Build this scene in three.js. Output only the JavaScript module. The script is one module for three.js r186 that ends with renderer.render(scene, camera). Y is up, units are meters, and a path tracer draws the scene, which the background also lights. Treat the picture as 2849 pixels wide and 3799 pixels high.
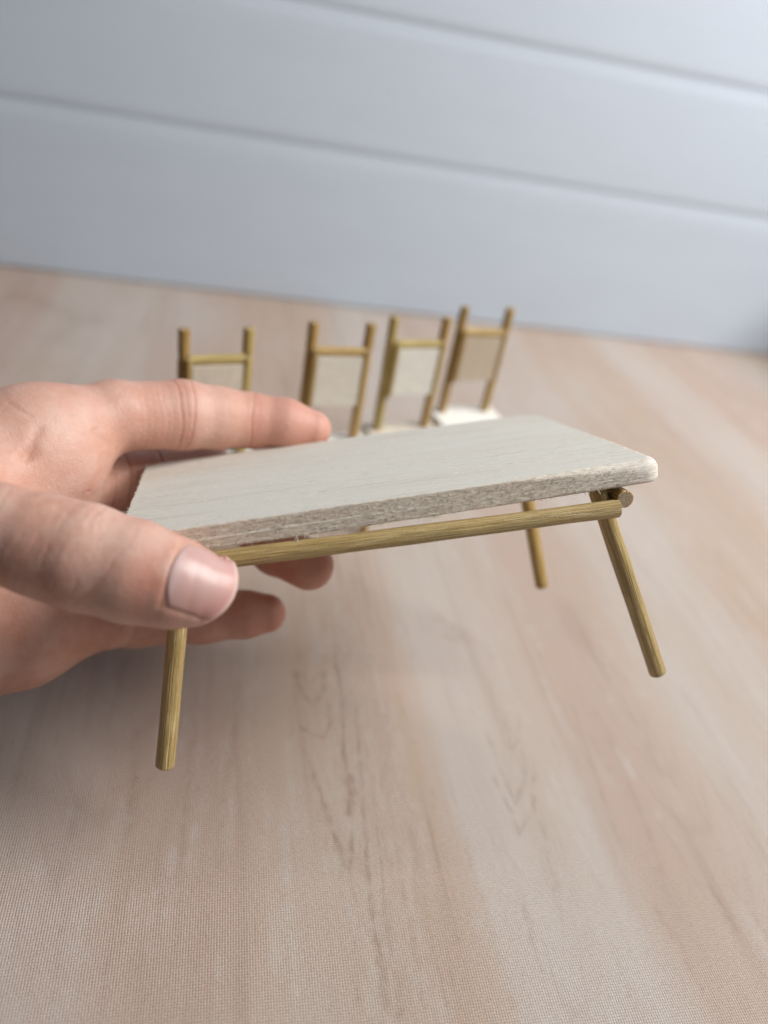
import * as THREE from 'three';
import { RectAreaLightUniformsLib } from 'three/addons/lights/RectAreaLightUniformsLib.js';
import { ImprovedNoise } from 'three/addons/math/ImprovedNoise.js';
import { mergeGeometries } from 'three/addons/utils/BufferGeometryUtils.js';

// ------------------------------------------------------------------ camera, light, exposure
const scene = new THREE.Scene();
const camera = new THREE.PerspectiveCamera(67.29, 767 / 1024, 0.01, 20);
camera.position.set(0, 0.17, 0);
camera.rotation.set(-33 * Math.PI / 180, 0, 11.4 * Math.PI / 180, 'YXZ');
camera.focus = 0.166;
camera.userData.fStop = 6.4;
scene.background = new THREE.Color().setRGB(0.014, 0.028, 0.048);
const renderer = new THREE.WebGLRenderer({ antialias: true });
renderer.setSize(767, 1024);
renderer.toneMapping = THREE.LinearToneMapping;
renderer.toneMappingExposure = 1.0;
renderer.shadowMap.enabled = true;
RectAreaLightUniformsLib.init();
const WINDOW = { at: [0.52, 0.67, -0.24], to: [0, 0.06, -0.25], w: 0.50, h: 0.50, power: 11.2 };
{
  const key = new THREE.RectAreaLight(new THREE.Color().setRGB(1.0, 0.985, 0.965), WINDOW.power, WINDOW.w, WINDOW.h);
  key.name = 'window_light';
  key.position.fromArray(WINDOW.at);
  key.lookAt(...WINDOW.to);
  key.castShadow = true;
  scene.add(key);
}

// ------------------------------------------------------------------ helpers
const V = (a) => new THREE.Vector3(a[0], a[1], a[2]);
let seed = 7;
const rnd = () => { seed = (seed * 1664525 + 1013904223) >>> 0; return seed / 4294967296; };
const IN = new ImprovedNoise();
const N3 = (x, y, z) => IN.noise(x, y, z);
const N2 = (x, y) => IN.noise(x, y, 3.7);
const fbm2 = (x, y, o = 3) => { let s = 0, a = 0.55; for (let i = 0; i < o; i++) { s += a * IN.noise(x, y, 1.3 + i * 7.1); x *= 2.03; y *= 2.03; a *= 0.5; } return s; };
const clamp = (x, a = 0, b = 1) => Math.min(b, Math.max(a, x));
const mix = (a, b, t) => a + (b - a) * t;
const mix3 = (a, b, t) => [mix(a[0], b[0], t), mix(a[1], b[1], t), mix(a[2], b[2], t)];
const smooth = (a, b, x) => { const t = clamp((x - a) / (b - a)); return t * t * (3 - 2 * t); };
const toS = (c) => c <= 0.0031308 ? 12.92 * c : 1.055 * Math.pow(c, 1 / 2.4) - 0.055;
function colourTexture(w, h, fn) {
  const d = new Uint8Array(w * h * 4);
  for (let y = 0; y < h; y++) for (let x = 0; x < w; x++) {
    const c = fn((x + 0.5) / w, (y + 0.5) / h), i = (y * w + x) * 4;
    d[i] = 255 * clamp(toS(clamp(c[0]))); d[i + 1] = 255 * clamp(toS(clamp(c[1]))); d[i + 2] = 255 * clamp(toS(clamp(c[2]))); d[i + 3] = 255;
  }
  return finish(new THREE.DataTexture(d, w, h), THREE.SRGBColorSpace);
}
function greyTexture(w, h, fn) {
  const d = new Uint8Array(w * h * 4);
  for (let y = 0; y < h; y++) for (let x = 0; x < w; x++) {
    const c = 255 * clamp(fn((x + 0.5) / w, (y + 0.5) / h)), i = (y * w + x) * 4;
    d[i] = d[i + 1] = d[i + 2] = c; d[i + 3] = 255;
  }
  return finish(new THREE.DataTexture(d, w, h), THREE.NoColorSpace);
}
function finish(t, space) {
  t.colorSpace = space; t.wrapS = t.wrapT = THREE.RepeatWrapping; t.magFilter = THREE.LinearFilter; t.minFilter = THREE.LinearMipmapLinearFilter; t.generateMipmaps = true; t.needsUpdate = true;
  return t;
}
function place(t, size, at = [0, 0], wrap) {      // uv in metres -> texture of that size
  t.repeat.set(1 / size[0], 1 / size[1]); t.offset.set(-at[0] / size[0], -at[1] / size[1]);
  if (wrap) t.wrapS = t.wrapT = wrap;
  return t;
}
function part(name, geometry, material, parent) {
  const m = new THREE.Mesh(geometry, material);
  m.name = name; m.castShadow = m.receiveShadow = true;
  parent.add(m);
  return m;
}
function tag(o, label, category, group) {
  o.userData.label = label; if (category) o.userData.category = category; if (group) o.userData.group = group;
  return o;
}

// ------------------------------------------------------------------ ground: a fabric sheet printed with pale wood grain
const GRAIN = 0.27;                                // turn of the print on the table top
{
  const L = [0.55, 0.44, 0.37], PINK = [0.53, 0.39, 0.325], BEIGE = [0.545, 0.415, 0.32], WHITE = [0.60, 0.54, 0.49], BROWN = [0.28, 0.165, 0.115];
  const W = 0.62, C0 = -0.17, G0 = -0.58;
  const edges = [-0.095, -0.036, 0.008, 0.064, 0.112, 0.150, 0.196, 0.255, 0.30, 0.36, 0.42];
  const tones = [[PINK, 0.45], [WHITE, 0.5], [PINK, 0.5], [BEIGE, 0.55], [WHITE, 0.7], [PINK, 0.25], [WHITE, 0.45], [BEIGE, 0.6], [WHITE, 0.55], [PINK, 0.6], [BEIGE, 0.7], [PINK, 0.3]];
  const arches = [[0.040, 0.014, 300, 0.017, 0.30, 0.004], [0.083, 0.015, 360, 0.015, 0.25, 0.009], [-0.02, 0.02, 150, 0.024, 0.3, 0.0], [0.14, 0.02, 220, 0.02, 0.25, 0.01], [0.24, 0.03, 160, 0.03, 0.2, 0.0], [-0.075, 0.02, 200, 0.03, 0.3, 0.01]];
  // broken grain strokes of the print, stamped along polylines (metres on the table: x, z)
  const SZ = 2048, ink = new Float32Array(SZ * SZ), pale = new Float32Array(SZ * SZ), ca0 = Math.cos(GRAIN), sa0 = Math.sin(GRAIN);
  const toCG = ([x, z]) => [x * ca0 - z * sa0, x * sa0 + z * ca0];
  const stamp = (map, c, g, rad, a) => {
    const px = (c - C0) / W * SZ, py = (g - G0) / W * SZ, R = rad / W * SZ, k = Math.ceil(R * 2);
    for (let j = -k; j <= k; j++) for (let i = -k; i <= k; i++) {
      const X = Math.floor(px) + i, Y = Math.floor(py) + j; if (X < 0 || Y < 0 || X >= SZ || Y >= SZ) continue;
      const d2 = ((X + 0.5 - px) ** 2 + (Y + 0.5 - py) ** 2) / (R * R), q = Y * SZ + X; if (d2 < 4) map[q] = Math.max(map[q], a * Math.exp(-d2 * 1.1));
    }
  };
  const stroke = (map, pts, wd, st) => {                 // pts in (c, g)
    const total = pts.slice(1).reduce((t, q, i) => t + Math.hypot(q[0] - pts[i][0], q[1] - pts[i][1]), 0), k = rnd() * 90; let run = 0;
    for (let i = 0; i < pts.length - 1; i++) {
      const [a, b] = [pts[i], pts[i + 1]], L0 = Math.hypot(b[0] - a[0], b[1] - a[1]), n = Math.max(1, Math.ceil(L0 / 0.00022));
      for (let j = 0; j < n; j++) {
        const t = j / n, f = (run + t * L0) / total, c = mix(a[0], b[0], t), g = mix(a[1], b[1], t);
        const fade = smooth(0, 0.12, f) * smooth(1, 0.85, f);
        stamp(map, c + 0.0009 * N2(f * 5 + k, total * 80) + 0.0003 * N2(g * 700, k), g, wd * (0.75 + 0.6 * N2(f * 9 + k, 2.2)), st * fade * clamp(0.7 + 0.9 * N2(g * 330 + k, k)));
      }
      run += L0;
    }
  };
  const drawn = [
    [[[-0.0169, -0.1792], [-0.0164, -0.1659], [-0.0130, -0.1573], [-0.0096, -0.1542], [-0.0075, -0.1588], [-0.0081, -0.1702], [-0.0095, -0.1802]], 0.0008, 0.6],
    [[[-0.0158, -0.1773], [-0.0141, -0.1665], [-0.0107, -0.1598], [-0.0098, -0.1667], [-0.0116, -0.1786]], 0.0005, 0.35],
    [[[-0.0117, -0.1462], [-0.0076, -0.1434], [-0.0040, -0.1436], [-0.0032, -0.1492], [-0.0056, -0.1593]], 0.0007, 0.6],
    [[[-0.0079, -0.1829], [-0.0011, -0.1568], [0.0020, -0.1406], [0.0056, -0.1293], [0.0062, -0.1210], [0.0068, -0.1159]], 0.0007, 0.75],
    [[[0.0044, -0.1334], [0.0063, -0.1273], [0.0066, -0.1198]], 0.0011, 0.7],
    [[[-0.0093, -0.1410], [-0.0023, -0.1274], [0.0036, -0.1152], [0.0090, -0.1065], [0.0091, -0.1101], [0.0069, -0.1212]], 0.0007, 0.6],
    [[[-0.0023, -0.1274], [0.0018, -0.1161], [0.0055, -0.1093]], 0.0005, 0.35],
    [[[0.0015, -0.1650], [0.0058, -0.1448], [0.0094, -0.1273], [0.0128, -0.1109], [0.0148, -0.0986]], 0.0005, 0.55],
    [[[0.0110, -0.1194], [0.0139, -0.1052], [0.0170, -0.0906], [0.0204, -0.0807], [0.0217, -0.0755]], 0.0006, 0.7],
    [[[0.0171, -0.0927], [0.0185, -0.0860], [0.0213, -0.0773]], 0.0009, 0.6],
    [[[0.0115, -0.1307], [0.0152, -0.1114], [0.0192, -0.0952], [0.0223, -0.0848], [0.0239, -0.0759]], 0.0005, 0.5],
    [[[0.0213, -0.0865], [0.0228, -0.0812], [0.0237, -0.0759]], 0.0008, 0.6],
    [[[0.0054, -0.1622], [0.0093, -0.1424], [0.0132, -0.1226], [0.0183, -0.1061]], 0.0004, 0.35],
    [[[0.0405, -0.1605], [0.0455, -0.1449], [0.0496, -0.1345], [0.0525, -0.1419], [0.0527, -0.1583]], 0.0006, 0.4],
    [[[0.0431, -0.1444], [0.0474, -0.1333], [0.0509, -0.1257], [0.0543, -0.1335], [0.0554, -0.1490]], 0.0006, 0.42],
    [[[0.0469, -0.1658], [0.0493, -0.1524], [0.0515, -0.1563], [0.0517, -0.1690]], 0.0005, 0.3],
    [[[0.0561, -0.1324], [0.0578, -0.1207], [0.0588, -0.1134], [0.0575, -0.1090]], 0.0007, 0.35],
    [[[0.0215, -0.2083], [0.0284, -0.2018], [0.0349, -0.1943]], 0.0016, 0.30], [[[0.0278, -0.1957], [0.0342, -0.1930], [0.0381, -0.1964]], 0.0009, 0.30],
    [[[0.0780, -0.1702], [0.0830, -0.1476], [0.0870, -0.1270], [0.0878, -0.1135]], 0.0007, 0.25], [[[0.0680, -0.1791], [0.0738, -0.1486], [0.0779, -0.1237]], 0.0006, 0.25],
    [[[-0.0534, -0.1362], [-0.0472, -0.1168], [-0.0422, -0.0978]], 0.0011, 0.3], [[[-0.0414, -0.1461], [-0.0350, -0.1225], [-0.0290, -0.0961]], 0.0010, 0.22], [[[-0.0594, -0.1153], [-0.0566, -0.1017], [-0.0528, -0.0858]], 0.0014, 0.3], [[[-0.0328, -0.1633], [-0.0266, -0.1334], [-0.0238, -0.1090]], 0.0009, 0.22],
    [[[-0.2311, -0.4062], [-0.2122, -0.4056], [-0.1842, -0.3905], [-0.1685, -0.3962]], 0.006, 0.35], [[[-0.1719, -0.3981], [-0.1815, -0.3845], [-0.1827, -0.3552]], 0.005, 0.25],
  ];
  for (const [pts, wd, st] of drawn) stroke(ink, pts.map(toCG), wd * 1.55, Math.min(1, st * 1.45));
  for (let i = 0; i < 4600; i++) {
    let c = mix(-0.13, 0.40, rnd()), g = mix(-0.55, -0.04, rnd()); const dirt = rnd() < 0.55;
    if (i < 1300) { c = 0.045 + 0.012 * (rnd() + rnd() - 1); g = mix(-0.30, -0.05, rnd()); }
    const len = 0.007 + 0.034 * rnd() * rnd(), sl = 0.10 * (rnd() - 0.5) + 0.10 * N2(c * 20, g * 12), pts = [[c, g], [c + sl * len * 0.5, g + len * 0.5], [c + sl * len * 1.2, g + len]];
    stroke(dirt ? ink : pale, pts, 0.00035 + 0.0009 * rnd() * rnd() + (dirt ? 0 : 0.0012), (dirt ? 0.16 + 0.24 * rnd() : 0.16 + 0.24 * rnd()));
  }
  const print = colourTexture(SZ, SZ, (u, v) => {
    const c = C0 + u * W, g = G0 + v * W;
    const cc = c + N2(c * 9, g * 3.1) * 0.010 + N2(c * 40 + 9, g * 9) * 0.0022;
    let col = L, k = 0;
    while (k < edges.length && cc > edges[k]) k++;
    const t0 = tones[k], t1 = tones[Math.min(k + 1, tones.length - 1)], tp = tones[Math.max(k - 1, 0)];
    let a = mix3(L, t0[0], t0[1]);
    if (k < edges.length) a = mix3(a, mix3(L, t1[0], t1[1]), 0.5 * smooth(edges[k] - 0.006, edges[k], cc));
    if (k > 0) a = mix3(a, mix3(L, tp[0], tp[1]), 0.5 * smooth(edges[k - 1] + 0.006, edges[k - 1], cc));
    col = a;
    const cloud = N2(c * 26 + 5, g * 10 + 2), cl2 = N2(c * 55 + 15, g * 13 + 32);
    col = mix3(col, PINK, clamp(cloud * 0.7)); col = mix3(col, WHITE, clamp(-cloud * 0.8)); col = mix3(col, BEIGE, clamp(cl2 * 0.55));
    const s1 = N2(cc * 150, g * 7), s2 = N2(cc * 420 + 4, g * 14), s3 = N2(cc * 900, g * 30 + 8);
    const st2 = smooth(0.18, 0.5, N2(cc * 330 + 70, g * 5.5)) * smooth(-0.1, 0.35, N2(c * 24 + 3, g * 14 + 9));
    const core = Math.exp(-(((cc - 0.047) / 0.012) ** 2)) * smooth(0.08, 0.42, N2(cc * 520 + 12, g * 6)) * smooth(-0.35, 0.3, N2(c * 50, g * 18 + 3));
    let dark = 0.55 * core + 0.20 * st2 + 0.10 * clamp(s1 + 0.1) + 0.09 * clamp(s2) * smooth(-0.3, 0.4, N2(c * 30, g * 9 + 50)) + 0.035 * s3;
    for (const [c0, wd, ac, sp, st, ph] of arches) {
      const dc = cc - c0, env = Math.exp(-(dc * dc) / (wd * wd));
      if (env < 0.01) continue;
      const F = g + ph + ac * dc * dc + 0.007 * N2(c * 60, g * 22 + c0 * 900) + 0.0025 * N2(c * 300, g * 45);
      const on = smooth(-0.1, 0.4, N2(c * 60 + c0 * 100, g * 16)) * (0.65 + 0.6 * N2(c * 700, g * 40));
      const wv = Math.pow(0.5 + 0.5 * Math.sin(6.2832 * F / sp), 7), wv2 = Math.pow(0.5 + 0.5 * Math.sin(6.2832 * F / sp * 2.7 + 1), 5);
      dark += st * env * (0.62 * wv * on + 0.16 * wv2 * (1 - 0.6 * on));
    }
    const knot = smooth(0.45, 0.75, N2(cc * 70 + 33, g * 24 + 7)); dark += 0.10 * knot;
    const qi = Math.min(SZ - 1, Math.floor(v * SZ)) * SZ + Math.min(SZ - 1, Math.floor(u * SZ));
    col = mix3(col, [0.62, 0.57, 0.53], pale[qi]);
    col = mix3(col, BROWN, clamp(dark * 0.75 + ink[qi] * 0.62 * (0.75 + 0.5 * N2(c * 2600, g * 260)), 0, 0.85));
    const sp = 1 + 0.02 * N2(c * 2400, g * 2400);
    return [col[0] * sp, col[1] * sp, col[2] * sp];
  });
  place(print, [W, W], [C0, G0], THREE.MirroredRepeatWrapping);
  // plain weave: threads over and under
  const TH = 8, weave = greyTexture(256, 256, (u, v) => {
    const x = u * TH + 0.10 * N2(u * 40, v * 40), y = v * TH + 0.10 * N2(u * 40 + 9, v * 40), ix = Math.floor(x), iy = Math.floor(y), fx = x - ix - 0.5, fy = y - iy - 0.5;
    const up = (ix + iy) % 2 === 0;                // warp on top
    const r = up ? fx : fy, l = up ? fy : fx;
    const h = Math.sqrt(Math.max(0, 1 - 3.2 * r * r)) * (1 - 1.5 * l * l);
    return 0.15 + 0.7 * h + 0.12 * N2(ix * 3.1 + x * 2, iy * 2.3 + y * 2) + 0.08 * N2(x * 9, y * 9);
  });
  place(weave, [0.0046, 0.0046]);
  const m = new THREE.MeshStandardMaterial({ map: print, bumpMap: weave, bumpScale: 0.0004, roughness: 0.92 });
  m.name = 'printed_fabric';
  const g = new THREE.PlaneGeometry(2.6, 2.0, 1, 1).rotateX(-Math.PI / 2);
  const uv = g.attributes.uv, p = g.attributes.position, ca = Math.cos(GRAIN), sa = Math.sin(GRAIN);
  g.translate(0.25, 0, -0.1);
  for (let i = 0; i < p.count; i++) { const x = p.getX(i), z = p.getZ(i); uv.setXY(i, x * ca - z * sa, x * sa + z * ca); }
  const floor = part('ground', g, m, scene);
  floor.userData = { kind: 'structure', label: 'flat woven fabric sheet printed with pale pinkish wood grain' };
}

// ------------------------------------------------------------------ wall of grey white grooved planks
{
  const a = new THREE.Vector3(-0.2575, 0, -0.4456), d = new THREE.Vector3(0.9698, 0, -0.2440).normalize(), n = new THREE.Vector3(-d.z, 0, d.x);
  const wall = new THREE.Group(); wall.name = 'wall';
  wall.userData = { kind: 'structure', label: 'pale blue grey wall of wide horizontal planks with grooves between them' };
  wall.position.copy(a); wall.quaternion.setFromRotationMatrix(new THREE.Matrix4().makeBasis(d, new THREE.Vector3(0, 1, 0), n));
  scene.add(wall);
  const paint = new THREE.MeshStandardMaterial({ roughness: 0.55, bumpScale: 0.0004,
    map: place(colourTexture(512, 512, (u, v) => { const t = 1 + 0.035 * fbm2(u * 6, v * 40) + 0.02 * N2(u * 200, v * 300); return [0.61 * t, 0.685 * t, 0.775 * t]; }), [0.4, 0.4], [0, 0], THREE.MirroredRepeatWrapping) });
  paint.name = 'wall_paint';
  const tops = [0.0935, 0.1632, 0.2325, 0.302, 0.3715, 0.441], S0 = -1.1, S1 = 0.92;
  let y0 = 0.0004;
  tops.forEach((y1) => {
    // section: face, soft shoulder at the top, shallow bead just below it, deep rebate above
    const s = new THREE.Shape(), D = 0.008;
    const prof = [[-D, y0], [-0.0014, y0]];
    for (let i = 1; i <= 8; i++) { const q = i / 8 * Math.PI / 2; prof.push([-0.0014 * (1 - Math.sin(q)), y0 + (y0 > 0.01 ? 0.0062 : 0.0015) * (1 - Math.cos(q))]); }
    prof.push([0, y1 - 0.0124], [-0.00008, y1 - 0.0112], [-0.00008, y1 - 0.0098], [-0.00002, y1 - 0.0082], [-0.00025, y1 - 0.0060], [-0.0007, y1], [-D, y1]);
    s.moveTo(prof[0][0], prof[0][1]); prof.slice(1).forEach((q) => s.lineTo(q[0], q[1]));
    const g = new THREE.ExtrudeGeometry(s, { depth: S1 - S0, bevelEnabled: false });
    // shape x (depth) -> local z, shape y stays, extrusion -> local x
    const p = g.attributes.position, uv = g.attributes.uv;
    for (let i = 0; i < p.count; i++) { const dx = p.getX(i), y = p.getY(i), e = p.getZ(i); p.setXYZ(i, S0 + e, y, dx); uv.setXY(i, S0 + e, y + dx); }
    const idx = []; for (let i = 0; i < p.count; i += 3) idx.push(i, i + 1, i + 2);
    g.setIndex(idx); g.computeVertexNormals();
    const flat = g.toNonIndexed(); flat.computeVertexNormals();
    part('plank', flat, paint, wall);
    y0 = y1;
  });
}

// ------------------------------------------------------------------ the window beside the table (outside the frame)
{
  const w = new THREE.Group(); w.name = 'window'; w.position.fromArray(WINDOW.at); w.lookAt(...WINDOW.to); scene.add(w);
  w.userData = { kind: 'structure', label: 'bright white framed roof window above and to the right of the table' };
  const white = new THREE.MeshStandardMaterial({ color: new THREE.Color().setRGB(0.75, 0.75, 0.75), roughness: 0.5 });
  const glow = new THREE.MeshStandardMaterial({ color: new THREE.Color().setRGB(0.02, 0.02, 0.02), emissive: new THREE.Color().setRGB(1, 1, 1), emissiveIntensity: 1.2 });
  const pane = part('pane', new THREE.BoxGeometry(WINDOW.w, WINDOW.h, 0.008).translate(0, 0, -0.012), glow, w); pane.castShadow = false;
  for (const [x, y, lw, lh] of [[0, WINDOW.h / 2 + 0.03, WINDOW.w + 0.12, 0.06], [0, -WINDOW.h / 2 - 0.03, WINDOW.w + 0.12, 0.06], [WINDOW.w / 2 + 0.03, 0, 0.06, WINDOW.h], [-WINDOW.w / 2 - 0.03, 0, 0.06, WINDOW.h]])
    part('frame', new THREE.BoxGeometry(lw, lh, 0.03).translate(x, y, -0.02), white, w);
}
{
  const shadeBox = part('added_shade_box', new THREE.BoxGeometry(0.10, 0.105, 0.16).translate(0.352, 0.0527, -0.535), new THREE.MeshStandardMaterial({ color: new THREE.Color().setRGB(0.6, 0.6, 0.6), roughness: 0.6 }), scene);  // unseen box, added to darken the lower right corner of the wall
  shadeBox.userData = { kind: 'structure', label: 'low pale box added out of view to shade the lower right wall corner' };
}

// ------------------------------------------------------------------ bamboo sticks
const bambooMap = colourTexture(512, 1024, (u, v) => {
  const x = u * 26, y = v * 5;
  const w = N2(u * 9, v * 3) * 0.8;
  const f1 = N2(x + w, y), f2 = N2(x * 2.1 + 11, y * 1.7 + 3), f3 = N2(x * 2.9 + 5, y * 3 + 9), big = fbm2(u * 7 + 3, v * 4, 2);
  let c = mix3([0.46, 0.345, 0.155], [0.57, 0.455, 0.235], clamp(0.5 + 0.9 * f1));
  c = mix3(c, [0.33, 0.225, 0.09], clamp(0.25 + 0.9 * big) * 0.55);
  c = mix3(c, [0.40, 0.345, 0.16], clamp(N2(u * 5 + 20, v * 3)) * 0.7);
  c = mix3(c, [0.70, 0.60, 0.38], smooth(0.15, 0.45, f2) * 0.7);
  const line = smooth(0.28, 0.5, f3) * smooth(-0.1, 0.3, N2(u * 22 + 60, v * 9));
  c = mix3(c, [0.20, 0.14, 0.06], line * 0.62);
  c = mix3(c, [0.28, 0.21, 0.09], smooth(0.05, 0.45, N2(u * 58, v * 7 + 30)) * 0.42);
  const speck = smooth(0.52, 0.64, N2(u * 60, v * 150));
  return mix3(c, [0.10, 0.07, 0.04], speck * 0.7);
});
const bambooBump = greyTexture(512, 512, (u, v) => 0.5 + 0.5 * N2(u * 40, v * 4) + 0.3 * N2(u * 110, v * 9) + 0.15 * N2(u * 60, v * 120));
place(bambooMap, [0.013, 0.065], [0, 0], THREE.MirroredRepeatWrapping); place(bambooBump, [0.013, 0.065], [0, 0], THREE.MirroredRepeatWrapping);
const poreMap = colourTexture(256, 256, (u, v) => {
  const x = (u - 0.5) * 10, y = (v - 0.5) * 10, ix = Math.floor(x), iy = Math.floor(y);
  let d = 9;
  for (let a = -1; a <= 1; a++) for (let b = -1; b <= 1; b++) {
    const cx = ix + a + 0.5 + 0.7 * N2((ix + a) * 3.3 + 0.5, (iy + b) * 5.1), cy = iy + b + 0.5 + 0.7 * N2((ix + a) * 2.1 + 40, (iy + b) * 4.7 + 0.3);
    d = Math.min(d, Math.hypot(x - cx, y - cy));
  }
  const t = 1 + 0.25 * N2(x * 1.2, y * 1.2) + 0.2 * N2(x * 5, y * 5);
  const c = [0.40 * t, 0.31 * t, 0.20 * t];
  return mix3(c, [0.09, 0.06, 0.03], smooth(0.30, 0.16, d) * 0.9);
});
place(poreMap, [0.0042, 0.0042], [-0.0021, -0.0021]);
const bambooTint = (r, g, b) => {
  const m = new THREE.MeshStandardMaterial({ map: bambooMap, bumpMap: bambooBump, bumpScale: 0.0003, roughness: 0.4, color: new THREE.Color().setRGB(r, g, b) });
  m.name = 'bamboo';
  return m;
};
const BAMBOO = [bambooTint(1.0, 0.92, 0.78), bambooTint(1.08, 0.92, 0.62), bambooTint(1.10, 1.06, 0.74), bambooTint(1.02, 0.82, 0.54), bambooTint(1.15, 1.06, 0.88)];
const CUT = new THREE.MeshStandardMaterial({ map: poreMap, roughness: 0.9 }); CUT.name = 'bamboo_cut';

// a stick from a to b; opts: bow (sideways vector at mid length), neck (list of [position 0..1, depth, width]), round (end rounding)
function stickGeometry(a, b, r, opts = {}) {
  const A = V(a), B = V(b), len = A.distanceTo(B), ax = B.clone().sub(A).normalize();
  const side = Math.abs(ax.y) < 0.8 ? new THREE.Vector3(0, 1, 0) : new THREE.Vector3(1, 0, 0);
  const e1 = side.clone().addScaledVector(ax, -side.dot(ax)).normalize(), e2 = ax.clone().cross(e1);
  const seg = opts.seg ?? 26, nl = opts.rings ?? 40, rd = opts.round ?? 0.0005, k0 = rnd() * 50, u0 = rnd() * 0.013, v0 = rnd() * 0.065;
  const bow = opts.bow ? V(opts.bow) : null, pos = [], uv = [], idx = [], groups = [];
  const ts = [];
  for (let i = 0; i <= 4; i++) ts.push([rd * i / 4 / len, -rd + rd * Math.sqrt(1 - (1 - i / 4) ** 2)]);
  for (let i = 1; i < nl; i++) ts.push([mix(rd / len, 1 - rd / len, i / nl), 0]);
  for (let i = 4; i >= 0; i--) ts.push([1 - rd * i / 4 / len, -rd + rd * Math.sqrt(1 - (1 - i / 4) ** 2)]);
  for (const [t, dr] of ts) {
    const c = A.clone().addScaledVector(ax, t * len);
    if (bow) c.addScaledVector(bow, 4 * t * (1 - t));
    for (let j = 0; j <= seg; j++) {
      const q = j / seg * Math.PI * 2, cq = Math.cos(q), sq = Math.sin(q);
      let rr = r * (1 + 0.06 * N3(cq * 1.2 + k0, sq * 1.2, t * len * 60) + 0.012 * N3(cq * 5 + k0, sq * 5, t * len * 30)) + dr;
      for (const [np, nd, nw] of opts.neck ?? []) rr -= nd * Math.exp(-(((t - np) * len / nw) ** 2));
      const p = c.clone().addScaledVector(e1, cq * rr).addScaledVector(e2, sq * rr);
      pos.push(p.x, p.y, p.z); uv.push(j / seg * 0.013 + u0, t * len + v0);
    }
  }
  const M = seg + 1;
  for (let i = 0; i < ts.length - 1; i++) for (let j = 0; j < seg; j++) { const o = i * M + j; idx.push(o, o + 1, o + M, o + 1, o + M + 1, o + M); }
  groups.push([0, idx.length, 0]);
  const start = idx.length;
  for (const [row, flip] of [[0, true], [ts.length - 1, false]]) {
    const base = pos.length / 3, cen = flip ? A : B, rings = 3;
    pos.push(cen.x, cen.y, cen.z); uv.push(0, 0);
    for (let k = 1; k <= rings; k++) for (let j = 0; j <= seg; j++) {
      const o = (row * M + j) * 3, f = k / rings, p = new THREE.Vector3(mix(cen.x, pos[o], f), mix(cen.y, pos[o + 1], f), mix(cen.z, pos[o + 2], f));
      if (k < rings) p.addScaledVector(ax, 0.00006 * N2(j * 1.7, k * 3.1 + k0));
      pos.push(p.x, p.y, p.z);
      const d = p.clone().sub(cen); uv.push(d.dot(e1), d.dot(e2));
    }
    const tri = (x, y, z) => flip ? idx.push(x, z, y) : idx.push(x, y, z);
    for (let j = 0; j < seg; j++) tri(base, base + 1 + j, base + 2 + j);
    for (let k = 0; k < rings - 1; k++) for (let j = 0; j < seg; j++) { const o = base + 1 + k * M + j; tri(o, o + M, o + 1); tri(o + 1, o + M, o + M + 1); }
  }
  groups.push([start, idx.length - start, 1]);
  const g = new THREE.BufferGeometry();
  g.setAttribute('position', new THREE.Float32BufferAttribute(pos, 3)); g.setAttribute('uv', new THREE.Float32BufferAttribute(uv, 2)); g.setIndex(idx);
  g.computeVertexNormals();
  // weld the seam's normals
  const n = g.attributes.normal;
  for (let i = 0; i < ts.length; i++) { const p = i * M, q = p + seg, v = new THREE.Vector3(n.getX(p) + n.getX(q), n.getY(p) + n.getY(q), n.getZ(p) + n.getZ(q)).normalize(); n.setXYZ(p, v.x, v.y, v.z); n.setXYZ(q, v.x, v.y, v.z); }
  groups.forEach((q) => g.addGroup(...q));
  return g;
}
const stick = (name, parent, tint, a, b, r, opts) => part(name, stickGeometry(a, b, r, opts), [BAMBOO[tint], CUT], parent);

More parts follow.
